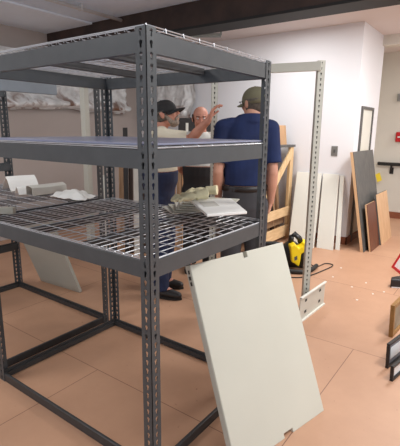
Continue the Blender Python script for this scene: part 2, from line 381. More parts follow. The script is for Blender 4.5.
bm = new(); box(bm, (.012, .012, ZM+.014), (W-.012, LN-.012, ZM+.022)); tag(obj('shelf_board', bm, M['shelf'], bevel=.001, loc=(0, 0, ZM+.014)), 'smooth grey shelf board lying on the middle deck of the near rack', 'board')
# the second rack stands end to end behind the first
Y2 = LN+.075; Y3 = Y2+LN
r2 = thing('storage_rack', 'grey steel rack standing end to end beyond the nearest rack, cut by left edge', 'shelving rack', (0, Y2, 0))
for c, sx, sy in (((0, Y2, 0), 1, 1), ((W, Y2, 0), -1, 1), ((W, Y3, 0), -1, -1), ((0, Y3, 0), 1, -1)): angle_post('post', c, sx, sy, PH, S, r2)
four_beams(ZT, 0, W, Y2, Y3, S, r2, sides='AD'); four_beams(ZL, 0, W, Y2, Y3, S, r2); deck(0, W, Y2, Y3, ZL, r2)
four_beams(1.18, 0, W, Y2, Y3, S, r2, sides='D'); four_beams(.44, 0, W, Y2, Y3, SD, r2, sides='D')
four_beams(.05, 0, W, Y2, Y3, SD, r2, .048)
p = at(57, 90, 3.17)
bm = new(); box(bm, (.03, p.y, p.z-.036), (p.x, p.y+.03, p.z+.036)); obj('cross_beam', bm, M['steel_lt'], r2, .003)

# ------------------------------------------------------------------ the big cream shelf panel leaning on the near rack
def leaning_panel(BL, ang, w, th, h, t, m, me, name, label, notches=True, cat='shelf', group=None):
    b = V((math.cos(ang), math.sin(ang), 0)); n = V((-b.y, b.x, 0)); u = n*math.sin(th)+V((0, 0, math.cos(th))); f = n*math.cos(th)-V((0, 0, math.sin(th)))
    P = lambda a, c: V(BL)+b*a+u*c
    if notches: pts = [(0, 0), (.40*w, 0), (.40*w, .035), (.52*w, .035), (.52*w, .02), (.555*w, .02), (.555*w, 0), (w, 0), (w, h), (.56*w, h), (.56*w, h-.035), (.50*w, h-.035), (.50*w, h), (0, h)]
    else: pts = [(0, 0), (w, 0), (w, h), (0, h)]
    if notches: pts = [(0, 0), (.50*w, 0), (.50*w, .022), (.60*w, .022), (.60*w, 0), (w, 0), (w, h), (.56*w, h), (.56*w, h-.03), (.52*w, h-.03), (.52*w, h), (0, h)]
    root = thing(name, label, cat, BL, 0, group)
    bm = new(); prism(bm, [P(*q) for q in pts], f*t); obj('face_sheet', bm, m, root, .003)
    bm = new(); g = .0015
    prism(bm, [P(-g, 0.0)+f*.004, P(-g, h)+f*.004, P(-g, h)+f*t, P(-g, 0)+f*t], b*-.002); obj('side_lip', bm, me, root)
    return root, P, b, f, u
TH = .374
root, P, b, f, u = leaning_panel((.252, -.27, .0), -.242, .664, TH, .94, .034, M['cream'], M['cream_edge'], 'steel_shelf', 'big cream metal shelf panel with notched edges leaning against the near grey rack')
bm = new()
for k, (zz, ww) in enumerate(((.90, .010), (.872, .014), (.845, .012))):
    prism(bm, [P(-.004, zz)+f*.010, P(-.004, zz+.018)+f*.010, P(-.004, zz+.018)+f*(.010+ww), P(-.004, zz)+f*(.010+ww)], b*-.001)
obj('edge_slot', bm, M['black'], root)

# white panel beyond the second rack, its shade put into the grey colour
a, c = onz(41, 281), onz(80, 293)
d = (c-a); ang = math.atan2(d.y, d.x)
root, *_ = leaning_panel(a, ang, d.length, -.36, .80, .03, M['cream_edge'], M['cream_edge'], 'steel_shelf', 'white metal panel leaning behind the far rack, shade put into its colour', False)

# ------------------------------------------------------------------ off-white rack frame being put up
def white_post(name, c, parent, hgt, w=.052, wy=None):
    bm = new(); x, y = c
    d1 = V((.808, .589, 0)); d2 = V((.589, -.808, 0))
    slot_leg(bm, V((x, y, 0))-d2*w/2, w, d2, hgt, .003, d1, pitch=.0381, scale=.8)
    slab(bm, V((x, y, 0))-d2*w/2, d2*.003, d1*.05, (0, 0, hgt)); slab(bm, V((x, y, 0))+d2*(w/2-.003), d2*.003, d1*.05, (0, 0, hgt))
    o = obj(name, bm, M['white_steel'], parent)
    bm = new(); slab(bm, V((x, y, 0.002))-d2*(w/2-.006)+d1*.02, d2*(w-.012), d1*.01, (0, 0, hgt-.01)); obj('back_strip', bm, M['hole'], o)
    return o
q1 = at(312.5, 200, 3.25); q2 = at(214.5, 100, 3.58)
wf = thing('rack_frame', 'off-white slotted post frame standing half assembled behind the near rack', 'rack frame', (q1.x, q1.y, 0))
white_post('post', (q1.x, q1.y), wf, 1.99); white_post('post', (q2.x, q2.y), wf, 1.99)
bm = new(); e = V((q2.x-q1.x, q2.y-q1.y, 0)); slab(bm, (q1.x, q1.y, 1.915), e, V((-e.y, e.x, 0)).normalized()*.03, (0, 0, .065)); obj('top_beam', bm, M['white_steel'], wf, .003)
a = onz(299, 323); c = onz(323.5, 304); e = (c-a); nn = V((e.y, -e.x, 0)).normalized()
root = thing('end_plate', 'off-white slotted steel plate standing on edge at the foot of the white post', 'steel plate', a)
bm = new(); hh = at(325, 281, HD.dot(c-CAM)).z; slab(bm, a, e, nn*-.006, (0, 0, hh)); obj('plate', bm, M['white_steel'], root)
for (s0, z0) in ((.18, .25), (.18, .7), (.75, .25), (.75, .7)):
    bm = new(); slab(bm, a+e*s0+nn*.0005+V((0, 0, hh*z0)), e*.07, nn*.002, (0, 0, hh*.10)); obj('slot', bm, M['hole'], root)
bm = new()
for z0 in (0, hh-.012): slab(bm, a+V((0, 0, z0)), e, nn*.014, (0, 0, .012))
obj('rim', bm, M['white_board'], root)

# ------------------------------------------------------------------ boards leaning on the white wall
def lean_x(name, label, fl, fr, ztop, t, m, xt=XM-.03, cat='board', group=None, dy=.11):
    """board with floor corners fl, fr leaning in +x until x=xt at its top"""
    fl, fr = V(fl), V(fr); e = fr-fl
    u = V((xt-(fl.x+fr.x)/2, dy, ztop)); n = u.cross(e).normalized(); n = n if n.x < 0 else -n
    bm = new(); prism(bm, [fl, fr, fr+u, fl+u], n*-t)
    return tag(obj(name, bm, m, bevel=.003, loc=fl), label, cat, group)
zt = .90
lean_x('white_board', 'wide white shelf board leaning on the white wall beside the pine rack', (3.955, 1.18, 0), (3.955, .83, 0), .93, .025, M['white_board'], 4.36)
lean_x('white_board', 'white shelf board leaning on the white wall, right of the slotted white post', (4.01, .81, 0), (4.01, .595, 0), .93, .02, M['white_board'], 4.36)
lean_x('white_board', 'narrow white board, rightmost of those leaning on the white wall', (4.07, .585, 0), (4.07, .53, 0), .92, .02, M['white_board'], 4.37)
# dark boards leaning on the right face (they lean in +y)
def lean_y(name, label, fl, fr, h, yt, t, m, edge, cat='board'):
    fl, fr = V(fl), V(fr); e = fr-fl; yb = (fl.y+fr.y)/2
    u = V((0, yt-yb, math.sqrt(max(.01, h*h-(yt-yb)**2)))); n = u.cross(e).normalized(); n = n if n.y > 0 else -n
    root = thing(name, label, cat, fl)
    bm = new(); prism(bm, [fl, fr, fr+u, fl+u], n*.006); obj('face_veneer', bm, m, root)
    bm = new(); q = n*.006; prism(bm, [fl+q, fr+q, fr+u+q, fl+u+q], n*t); obj('core', bm, edge, root)
lean_y('door_slab', 'tall charcoal slab with tan edges leaning on the white block corner', (4.16, .255, 0), (5.06, .255, 0), 1.26, .49, .035, M['slate'], M['tan_wood'])
lean_y('cabinet_board', 'dark red-brown wooden board leaning against the charcoal slab', (4.24, .185, 0), (4.64, .185, 0), .60, .29, .02, M['red_wood'], M['tan_wood'])
lean_y('cabinet_board', 'light tan wooden board with grey edge leaning beside the red-brown board', (4.66, .16, 0), (5.24, .16, 0), .68, .29, .02, M['tan_wood'], M['slate'])
p = onx(381, 172, XF-.105)
bm = new(); slab(bm, (p.x, p.y-.03, p.z-.14), (0, .07, -.04), (-.004, 0, 0), (0, .05, .13)); tag(obj('hang_tag', bm, M['tag'], loc=p), 'yellow tag hanging from the black handrail', 'tag')

# ------------------------------------------------------------------ pine lumber rack behind the man in blue
Yp = 1.34; HT = ony(290, 147, Yp).z; XA, XB = 3.15, 4.33
t = thing('lumber_rack', 'pine lumber rack with diagonal brace beside the man in blue', 'lumber rack', (XA, Yp, 0))
def member(a, b, w, d, off=0.):   # pine member in the plane y = Yp, from (x, z) a to b
    a, b = V((a[0], Yp+off, a[1])), V((b[0], Yp+off, b[1])); e = b-a; q = V((-e.z, 0, e.x)).normalized()*w; bm = new()
    slab(bm, a-q/2, e, q, (0, d, 0)); return bm
obj('upright', member((XB-.05, 0), (XB-.05, HT), .10, .04), M['pine'], t, .003); obj('upright', member((XA+.05, 0), (XA+.05, HT), .09, .04), M['pine'], t, .003)
obj('diagonal_brace', member((XB-.12, HT-.06), (XA+.40, .62), .09, .03, -.03), M['pine'], t, .003)
obj('rail', member((XA, .40), (XB-.1, .40), .12, .03, -.03), M['pine_h'], t, .003); obj('rail', member((XA, .13), (XB-.1, .13), .15, .03, -.03), M['pine_h'], t, .003)
obj('rail', member((XA, .265), (XB-.1, .265), .10, .02, .05), M['old_wood'], t, .003)
bm = new(); box(bm, (XA+.1, Yp+.36, .02), (XB, Yp+.38, HT-.01)); obj('back_panel', bm, M['old_wood'], t)
bm = new(); box(bm, (XA, Yp-.02, HT), (XB, Yp+.40, HT+.03)); obj('top_board', bm, M['slate'], t)
for k in range(9):
    x = XB-.2-k*.085; zz = HT-.08-.10*((k*5) % 3)
    bm = new(); slab(bm, (x, Yp+.08+.02*(k % 2), 0), (.07, 0, 0), (0, .03, 0), (0, .1, zz)); tag(obj('plank', bm, M[('old_wood', 'ply', 'dark_wood', 'old_wood')[k % 4]], loc=(x, Yp+.1, 0)), 'rough plank standing inside the pine lumber rack behind its diagonal brace', 'plank', 'planks inside the lumber rack')
zb = HT+.03
pa = ony(274.5, 125, Yp+.1); pb = ony(286.5, 124.5, Yp+.1)
bm = new(); slab(bm, (pa.x, Yp+.08, zb), (pb.x-pa.x, 0, 0), (0, .018, 0), (0, .03, pa.z-zb)); tag(obj('plywood_offcut', bm, M['ply'], loc=(pa.x, Yp+.08, zb)), 'light brown plywood offcut standing on top of the pine lumber rack', 'board')

# upright boards in the corner behind the racks
def upright(px, dist, wpx, zt, m, name, label, tilt=.1, grp=None, cat='board'):
    p = at(px, 200, dist); sc = dist/FPX; a = V((p.x, p.y, 0)); e = _r*(wpx*sc)
    bm = new(); slab(bm, a-e/2, e, HD*.025, HD*tilt+V((0, 0, zt))); return tag(obj(name, bm, m, bevel=.002, loc=a), label, cat, grp)
G = 'boards standing upright in the corner'
upright(102.5, 5.0, 6, .93, M['white_board'], 'white_board', 'narrow white board upright left of the near rack back post', .1, G)
upright(120.5, 4.9, 4.5, 1.22, M['old_wood'], 'upright_board', 'aged brown board upright just right of the near rack back post', .1, G)
upright(125.5, 4.85, 4.5, 1.5, M['black_board'], 'upright_board', 'black board standing tallest between the rack back post and front post', .1, G)
upright(130.3, 4.9, 4.2, 1.38, M['dark_wood'], 'upright_board', 'dark brown board upright between black board and pale board', .1, G)
upright(135.5, 4.8, 5, 1.1, M['paper_sh'], 'upright_board', 'pale board upright at the left side of the rack front post', .1, G)
upright(150, 4.9, 18, 1.30, M['dark_wood'], 'upright_board', 'wide dark board upright hidden mostly by the rack front post', .1, G)
upright(173.5, 4.85, 4, 1.2, M['ply'], 'upright_board', 'tan board upright just right of the denim jeans', .12, G)
upright(178.5, 4.85, 4.5, 1.26, M['old_wood'], 'upright_board', 'aged board upright, second right of the denim jeans', .12, G)
upright(183.3, 4.9, 3.8, 1.36, M['tan_wood'], 'upright_board', 'pale tan board upright, third right of the denim jeans', .12, G)
upright(186.5, 4.9, 2.6, 1.56, M['white_board'], 'upright_board', 'thin white strip upright behind the bald man', .12, G)
for k, px in enumerate((190.5, 196, 201.5, 207, 212.5, 218)):
    upright(px, 4.95+.03*(k % 2), 4.9, (1.5, 1.44, 1.40, 1.43, 1.39, 1.42, 1.4)[k], M['black_board'] if k % 2 == 0 else M['dark_wood'], 'dark_board', 'dark board upright in the row behind the bald man and blue shirt', .12, 'dark boards in the row behind the men')
bm = new(); pw = at(178, 122, 5.15); slab(bm, (pw.x, pw.y, 0), _r*.42, HD*.02, HD*.05+V((0, 0, 1.62))); tag(obj('dark_sheet', bm, M['black_board'], loc=(pw.x, pw.y, 0)), 'large dark sheet standing behind the upright boards and the bald man', 'sheet')
# off-white post standing at the left wall
pp = at(84, 180, 4.9)
wp = thing('wall_post', 'off-white steel angle post standing upright before the beige left wall', 'post', (pp.x, pp.y, 0))
bm = new(); slab(bm, (pp.x, pp.y, 0), _r*.05, HD*.006, (0, 0, 2.02)); obj('front_flange', bm, M['white_steel'], wp)
bm = new(); slab(bm, V((pp.x, pp.y, 0))+_r*.05, _r*.035+HD*.05, HD*.006, (0, 0, 2.02)); obj('side_flange', bm, M['cream_edge'], wp)

# ------------------------------------------------------------------ paper and boards on the shelves
def folded(name, label, pts, wv, m, z, t=.004, root_loc=None, cat='sheet'):
    """pts: zigzag (xy, z) profile extruded along wv"""
    bm = new(); wv = V(wv); rows = []
    for q in pts:
        q = V(q); rows.append([bm.verts.new(q), bm.verts.new(q+wv*.5+V((0, 0, .006*random.uniform(-1, 1)))), bm.verts.new(q+wv)])
    for a, b in zip(rows, rows[1:]):
        for i in (0, 1): face(bm, (a[i], b[i], b[i+1], a[i+1]))
    o = obj(name, bm, m, loc=pts[0]); s = o.modifiers.new('solid', 'SOLIDIFY'); s.thickness = t; s.offset = 0
    return tag(o, label, cat)
zd = ZL+.0155
def pz(x, y, z=zd): return onz(x, y, z)
# folded cards: profile runs away from the viewer, extruded along the card
def card(name, label, pl, pr, prof, m):
    a, b = pz(*pl, zd+.003), pz(*pr, zd+.003); ax = b-a; dp = V((-ax.y, ax.x, 0)).normalized()
    return folded(name, label, [a+dp*q+V((0, 0, z)) for q, z in prof], ax, m, 0, .004, cat='card')
card('folded_card', 'white card folded like a tent, leftmost on the far wire deck', (11, 191.5), (40, 189), [(0, .0), (.06, .075), (.10, .105), (.16, .05), (.20, .0)], M['paper'])
card('folded_card', 'white card folded like a low tent, second from left on the far deck', (19, 195), (46, 192.5), [(0, .0), (.03, .045), (.05, .055), (.09, .0)], M['paper'])
card('folded_card', 'channel-folded card with shade in its colour, right of the tent-folded cards on far deck', (33, 196), (67, 191.5), [(0, .0), (.005, .055), (.05, .07), (.08, .065), (.083, .0)], M['paper_sh'])  # darker paper tone carries the shade of its near side
def crumple(name, label, corners, m, cat, amp=.03, n=12, seed=2.):
    a, b, c, d = [V(q) for q in corners]; bm = new(); g = []
    for j in range(n+1):
        row = []
        for i in range(n+1):
            u, v = i/n, j/n; q = (a*(1-u)+b*u)*(1-v)+(d*(1-u)+c*u)*v
            e = min(u, v, 1-u, 1-v)
            q = q+V((0, 0, .004+amp*abs(noise.noise(V((u*2.3, v*2.3, seed))))*1.5+amp*.7*min(1, e*4)+amp*.3*noise.noise(V((u*6, v*6, seed)))))
            q += V((.02*noise.noise(V((u*3, v*3, seed+9))), .02*noise.noise(V((u*3, v*3, seed+5))), 0))
            row.append(bm.verts.new(q))
        g.append(row)
    for j in range(n):
        for i in range(n): face(bm, (g[j][i], g[j][i+1], g[j+1][i+1], g[j+1][i]))
    o = obj(name, bm, m, loc=a); s = o.modifiers.new('solid', 'SOLIDIFY'); s.thickness = .003
    return tag(o, label, cat)
crumple('paper_wrapper', 'crumpled white paper wrapper lying on the wire deck near the back post', [pz(50, 197), pz(84, 202), pz(96, 197), pz(73, 191)], M['paper'], 'paper', .028)
a, c = pz(-6, 214), pz(13, 214)
t = thing('perforated_plate', 'small pale perforated plate on the wire deck at the left edge', 'plate', a)
bm = new(); slab(bm, a, c-a, HD*.04, (0, 0, .035)); obj('plate', bm, M['cream_edge'], t)
# stack of thin cream plates fanned out, larger panel on top, gloves behind
zs = zd
o0 = pz(172, 214); 
for k in range(6):
    off = _r*(.012*k)+HD*(.008*k); zz = zd+.0115*k
    r_ = .34-.12*k
    e1 = (_r*math.cos(r_)+HD*math.sin(r_)).normalized()*.30; e2 = (HD*math.cos(r_)-_r*math.sin(r_)).normalized()*.24
    bm = new(); slab(bm, V((o0.x, o0.y, zz))+off, e1, e2, (0, 0, .005))
    tag(obj('thin_plate', bm, M['white_board'] if k % 2 == 0 else M['cream'], bevel=.0015, loc=(o0.x, o0.y, zz)), ('cream plate at the bottom of the fanned stack on the near deck', 'second cream plate up in the fanned stack on the near deck', 'third cream plate up in the fanned stack on near deck', 'fourth cream plate up in the fanned stack on near deck', 'fifth cream plate up in the fanned stack on near deck', 'top cream plate of the fanned stack beside the gloves')[k], 'plate', 'fanned stack of plates')
zt2 = zd+.058
A, B, C_, D_ = [pz(x, y, zd+.070) for x, y in ((207, 217), (247, 214), (231, 200.5), (191, 202.5))]
t = thing('flat_panel', 'white flat panel with a pale label resting on the fanned plates', 'panel', A)
bm = new(); nn = (B-A).cross(D_-A).normalized(); prism(bm, [A, B, C_, D_], nn*.014); obj('panel_body', bm, M['paper'], t, .003)
bm = new(); q = lambda u, v: (A*(1-u)+B*u)*(1-v)+(D_*(1-u)+C_*u)*v+nn*.0145
prism(bm, [q(.12, .45), q(.5, .45), q(.5, .8), q(.12, .8)], nn*.001); obj('label_sheet', bm, M['paper_sh'], t)

# ------------------------------------------------------------------ remeshed organic shapes
def organic(name, bm, m, parent=None, voxel=.006, smooth=4, loc=None, local=False):
    bmesh.ops.recalc_face_normals(bm, faces=bm.faces)
    me = bpy.data.meshes.new('tmp'); bm.to_mesh(me); bm.free(); o = bpy.data.objects.new('tmp', me); COL.objects.link(o)
    r = o.modifiers.new('r', 'REMESH'); r.mode = 'VOXEL'; r.voxel_size = voxel
    s = o.modifiers.new('s', 'SMOOTH'); s.iterations = smooth; s.factor = .5
    dg = bpy.context.evaluated_depsgraph_get(); dg.update()
    me2 = bpy.data.meshes.new_from_object(o.evaluated_get(dg)); bpy.data.objects.remove(o)
    b2 = new(); b2.from_mesh(me2); bpy.data.meshes.remove(me2)
    return obj(name, b2, m, parent, smooth=True, loc=loc, local=local)

def hand(bm, wrist, d, palm, thumb_side, curl=.5, size=1.):
    """d: pointing direction, palm: palm normal (fingers curl that way), thumb_side: sideways direction of the thumb"""
    d, palm = V(d).normalized(), V(palm).normalized(); s = d.cross(palm).normalized(); s = s if s.dot(V(thumb_side)) > 0 else -s
    wrist = V(wrist)
    for k in range(4):                                   # metacarpals make the palm
        off = s*(.03-.02*k)
        capsule(bm, wrist+d*.012+off*.5, wrist+d*(.088-.004*abs(k-1))+off, .014, .0115, 8)
    capsule(bm, wrist-d*.02, wrist+d*.03, .025, .022, 10)
    for k, ln in enumerate((.9, 1., .95, .76)):
        p = wrist+d*(.088-.004*abs(k-1))+s*(.031-.0205*k); a = 0
        for j, L in enumerate((.042, .027, .021)):
            a += curl*(.55+.3*j)+.05*k; v = (d*math.cos(a)+palm*math.sin(a)); q = p+v*(L*ln*size); capsule(bm, p, q, .0092-.0008*j, .0086-.0008*j, 8); p = q
    p = wrist+d*.025+s*.026
    for j, (L, o_) in enumerate(((.042, .75), (.032, .4), (.026, .2))):
        v = (d*math.cos(o_)+s*math.sin(o_)*.9+palm*(.25+.35*curl*j)).normalized(); q = p+v*L; capsule(bm, p, q, .0115-.001*j, .0105-.001*j, 8); p = q

def build_head(bm, T):
    """T: 4x4 head frame, origin mid-head, +y forward, +z up"""
    R3 = T.to_3x3()
    E = lambda c, r: ellipsoid(bm, T @ V(c), r, R3)
    E((0, -.012, .028), (.076, .096, .080)); E((0, .03, -.03), (.064, .068, .088)); E((0, .055, -.092), (.036, .034, .028))
    E((0, .02, -.07), (.055, .06, .045)); E((.036, .072, -.028), (.024, .02, .022)); E((-.036, .072, -.028), (.024, .02, .022))
    E((0, .082, .024), (.05, .014, .011)); E((0, .09, -.07), (.026, .012, .011))
    capsule(bm, T @ V((0, .09, .012)), T @ V((0, .112, -.03)), .009, .014, 8); E((.011, .102, -.034), (.009, .011, .008)); E((-.011, .102, -.034), (.009, .011, .008))
    for s in (1, -1): E((s*.079, -.006, -.012), (.009, .022, .032)); E((s*.084, -.012, -.002), (.006, .018, .02))
def eyes(parent, T):
    for s in (1, -1):
        bm = new(); ellipsoid(bm, T @ V((s*.031, .081, .006)), (.0115,)*3, None, 12, 8); e = obj('eye', bm, M['eye'], parent, smooth=True)
        bm = new(); ellipsoid(bm, T @ V((s*.031, .0895, .004)), (.006, .004, .006), T.to_3x3(), 10, 6); obj('iris', bm, M['iris'], e, smooth=True)

def person(label, base, rotz, J, skinm, shirtm, trousm, tors, group=None, short=True, build=1.0):
    """J: joints in local frame (+y forward, +x the person's right hand side is +x ... z up)"""
    Rz = Matrix.Translation(V((base[0], base[1], 0))) @ Matrix.Rotation(rotz, 4, 'Z')
    w = lambda p: Rz @ V(p)
    bm = new()
    HT_ = Rz @ Matrix.Translation(V(J['head'])) @ Matrix.Rotation(J.get('hyaw', 0), 4, 'Z') @ Matrix.Rotation(J.get('hpitch', 0), 4, 'X')
    build_head(bm, HT_)
    nk = V(J['neck']); capsule(bm, w(nk-V((0, 0, .05))), w(V(J['head'])+V((0, -.022, -.05))), .062, .056)
    # torso in local -> world
    b0 = new(); loft(b0, [(cx, cy, z, rx-.006, ry-.006) for cx, cy, z, rx, ry in tors]); bmesh.ops.transform(b0, matrix=Rz, verts=b0.verts)
    me = bpy.data.meshes.new('t'); b0.to_mesh(me); b0.free(); bm.from_mesh(me); bpy.data.meshes.remove(me)
    for s in 'lr':
        sh, el, wr = J['sh'+s], J['el'+s], J['wr'+s]
        capsule(bm, w(sh), w(el), .047*build, .038*build); capsule(bm, w(el), w(V(el).lerp(V(wr), .35)), .039*build, .042*build); capsule(bm, w(V(el).lerp(V(wr), .35)), w(wr), .042*build, .027)
        hd = J['hand'+s]; R3 = Rz.to_3x3()
        hand(bm, w(V(wr)), R3 @ V(hd[0]), R3 @ V(hd[1]), R3 @ V(hd[2]), hd[3])
        hp, kn, an = J['hp'+s], J['kn'+s], J['an'+s]
        capsule(bm, w(hp), w(kn), .082, .055); capsule(bm, w(kn), w(an), .054, .04); capsule(bm, w(an), w(V(an)+V((0, .14, -.05))), .04, .03)
    body = organic('person', bm, skinm, None, .0055, 3, loc=(base[0], base[1], 0))
    tag(body, label, 'person', group)
    # shirt
    bm = new(); b0 = new(); loft(b0, [t for t in tors if t[2] >= J['hem']-.001] if True else tors)
    bmesh.ops.transform(b0, matrix=Rz, verts=b0.verts); me = bpy.data.meshes.new('t'); b0.to_mesh(me); b0.free(); bm.from_mesh(me); bpy.data.meshes.remove(me)
    for s in 'lr':
        sh, el = V(J['sh'+s]), V(J['el'+s]); k = J.get('sleeve', .8)
        capsule(bm, w(sh.lerp(V((sh.x*.35, sh.y, sh.z+.03)), .6)), w(sh), .062, .066*build)
        pts = [sh.lerp(el, k*t) for t in (0, .4, .8, 1.0)]
        tube(bm, [w(q) for q in pts], [.066*build, .066*build, .068*build, .070*build], 16)
    tube(bm, [w(nk+V((0, -.005, -.06))), w(nk+V((0, 0, .005)))], [.10, .074], 18)
    shirt = organic('shirt', bm, shirtm, body, .008, 4)
    # trousers
    bm = new()
    for s in 'lr':
        hp, kn, an = V(J['hp'+s]), V(J['kn'+s]), V(J['an'+s])
        tube(bm, [w(hp+V((0, 0, .04))), w(hp), w(hp.lerp(kn, .5)), w(kn), w(kn.lerp(an, .5)), w(an+V((0, 0, -.02)))], [.09, .103, .093, .078, .076, .078], 18)
    secs = [(cx, cy, z, rx+.004, ry+.004) for cx, cy, z, rx, ry in tors if z <= J['waist']+.001]
    b0 = new(); loft(b0, secs); bmesh.ops.transform(b0, matrix=Rz, verts=b0.verts); me = bpy.data.meshes.new('t'); b0.to_mesh(me); b0.free(); bm.from_mesh(me); bpy.data.meshes.remove(me)
    organic('trousers', bm, trousm, body, .009, 4)
    for s in 'lr':
        an = V(J['an'+s]); fo = J.get('foot'+s, (0, 1, 0)); fo = V(fo).normalized()
        bm = new(); z = lambda q, h: V((q.x, q.y, h))
        heel, ball, toe = an-fo*.05, an+fo*.10, an+fo*.17
        capsule(bm, w(z(heel, .05)), w(z(ball, .045)), .042, .044); capsule(bm, w(z(ball, .045)), w(z(toe, .038)), .044, .034); capsule(bm, w(z(an, .05)), w(z(an, .13)), .045, .045)
        sh = organic('shoe', bm, M['leather'], body, .006, 3)
        bm = new(); sd = V((-fo.y, fo.x, 0)); pts = [heel-fo*.045+sd*.02, heel-fo*.03+sd*.038, ball+sd*.047, toe+sd*.036, toe+fo*.036, toe-sd*.034, ball-sd*.047, heel-fo*.03-sd*.038, heel-fo*.045-sd*.02]
        prism(bm, [w(z(q, .0)) for q in pts], (0, 0, .022)); obj('sole', bm, M['rubber'], sh)
    return body, HT_, w
def cap(parent, T, m, brim=True):
    R3 = T.to_3x3(); bm = new()
    # crown: upper part of an ellipsoid with a band
    n = 24; rows = []
    for j in range(9):
        a = PI/2*j/8; rr = math.cos(a)**.8 if j < 8 else .02; zz = .016+.092*math.sin(a)
        rows.append([bm.verts.new(T @ V((.083*rr*math.cos(2*PI*i/n), -.006+.110*rr*math.sin(2*PI*i/n), zz))) for i in range(n)])
    rows.insert(0, [bm.verts.new(T @ V((.083*math.cos(2*PI*i/n), -.006+.110*math.sin(2*PI*i/n), -.004-.012*(math.sin(2*PI*i/n) < -.3)))) for i in range(n)])
    for a, b in zip(rows, rows[1:]):
        for i in range(n): face(bm, (a[i], a[(i+1) % n], b[(i+1) % n], b[i]))
    face(bm, rows[-1])
    c = obj('cap', bm, m, parent, smooth=True)
    s = c.modifiers.new('s', 'SOLIDIFY'); s.thickness = .004; s.offset = 1
    bm = new(); up, lo = [], []
    for i in range(13):
        a = -1.25+2.5*i/12; x = .086*math.sin(a); y = -.006+.110*math.cos(a); dr = .078*max(0, math.cos(a*1.18))**.6
        zz = .012-.02*(x/.086)**2
        up.append((bm.verts.new(T @ V((x, y-.004, zz))), bm.verts.new(T @ V((x*1.02, y+dr, zz-.012-.012*(x/.086)**2)))))
    for a, b in zip(up, up[1:]): face(bm, (a[0], b[0], b[1], a[1]))
    o = obj('brim', bm, m, c, smooth=True); s = o.modifiers.new('s', 'SOLIDIFY'); s.thickness = .004
    bm = new(); ellipsoid(bm, T @ V((0, -.006, .112)), (.008, .008, .005), R3, 10, 6); obj('button', bm, m, c)
    return c
def hair_back(parent, T, m, top=.02, bottom=-.075, full=False):
    bm = new(); n = 28; rows = []
    for j in range(9):
        z = bottom+(top-bottom)*j/8; row = []
        for i in range(n+1):
            a = (-1.95+3.9*i/n); q = max(.05, 1-((z-.03)/.125)**2)**.5 if abs(z-.03) < .125 else .3
            rx, ry = .084*q, .103*q
            if z < -.03: ry *= 1+.10*(-.03-z)/.05*0
            row.append(bm.verts.new(T @ V((rx*math.sin(a), -.012-ry*math.cos(a), z))))
        rows.append(row)
    for a, b in zip(rows, rows[1:]):
        for i in range(n): face(bm, (a[i], a[i+1], b[i+1], b[i]))
    o = obj('hair', bm, m, parent, smooth=True); s = o.modifiers.new('s', 'SOLIDIFY'); s.thickness = .008; s.offset = 0
    return o
def glasses(parent, T, m):
    bm = new()
    for s in (1, -1):
        tube(bm, [T @ V((s*(.032+.021*math.cos(a)), .103, .004+.016*math.sin(a))) for a in [2*PI*k/14 for k in range(15)]], .0018, 5)
        tube(bm, [T @ V((s*.053, .102, .010)), T @ V((s*.078, .085, .012)), T @ V((s*.083, .0, .008)), T @ V((s*.083, -.02, -.006))], .0022, 5)
    tube(bm, [T @ V((-.011, .106, .008)), T @ V((.011, .106, .008))], .0018, 5)
    return obj('glasses', bm, m, parent)
def beard(parent, T, m):
    R3 = T.to_3x3(); bm = new()
    ellipsoid(bm, T @ V((0, .052, -.095)), (.048, .046, .036), R3)
    for s in (1, -1):
        capsule(bm, T @ V((s*.066, .015, -.02)), T @ V((s*.05, .045, -.085)), .012, .022, 10)
        capsule(bm, T @ V((0, .103, -.052)), T @ V((s*.036, .088, -.072)), .010, .012, 8)
    return organic('beard', bm, m, parent, .005, 2)

def torso(z0, sh_w, chest, waist, belly, height):
    k = height/1.78
    return [(0, 0, .82*k, .150, .095), (0, 0, .90*k, .172, .118), (0, 0, .98*k, .172, .122), (0, .005, 1.06*k, waist, belly), (0, .005, 1.16*k, waist+.004, belly+.004), (0, 0, 1.28*k, chest, .122), (0, -.005, 1.38*k, chest+.008, .122), (0, -.01, 1.455*k, chest-.02, .10), (0, -.015, 1.50*k, .10, .075)]

# local frame: +y forward, +x is the person's right... for a viewer behind (facing +y) +x is screen right
def facing(v): v = V(v); return math.atan2(v.y, v.x)-PI/2

# --- man in blue, seen from behind
pb = at(244.5, 190, 3.14); base = (pb.x, pb.y)
k = 1.0
J = dict(head=(.064, .035, 1.645), neck=(.035, -.012, 1.56), hyaw=.5, hpitch=-.08,
    shl=(-.185, -.01, 1.465), ell=(-.222, -.04, 1.16), wrl=(-.205, .06, .955), handl=((.10, .35, -.9), (.8, .2, .1), (.2, .9, .2), .35),
    shr=(.19, -.01, 1.465), elr=(.213, -.05, 1.16), wrr=(.225, .03, .93), handr=((-.05, .25, -.95), (-.8, .3, 0), (0, .9, .2), .7),
    hpl=(-.09, 0, .92), knl=(-.10, .02, .5), anl=(-.11, 0, .09), hpr=(.09, 0, .92), knr=(.11, .02, .5), anr=(.12, 0, .09), hem=1.05, waist=1.06, sleeve=.80)
ts = torso(0, .4, .188, .172, .13, 1.78); ts[-3] = (.0, -.005, 1.41, .19, .118); ts[-2] = (.01, -.01, 1.50, .150, .095); ts[-1] = (.02, -.015, 1.56, .085, .07)
KX, KZ = .93, 1.022
for q in list(J):
    if isinstance(J[q], tuple) and len(J[q]) == 3 and not q.startswith('hand'): J[q] = (J[q][0]*KX, J[q][1], J[q][2]*KZ if J[q][2] > .2 else J[q][2])
J['hem'] *= KZ; J['waist'] *= KZ; ts = [(a*KX, b, c*KZ, d*KX, e) for a, b, c, d, e in ts]
man, T, w = person('man in royal blue shirt and olive cap standing with his back turned', base, facing(HD*1+_r*-.05), J, M['skin'], M['navy'], M['charcoal'], ts)
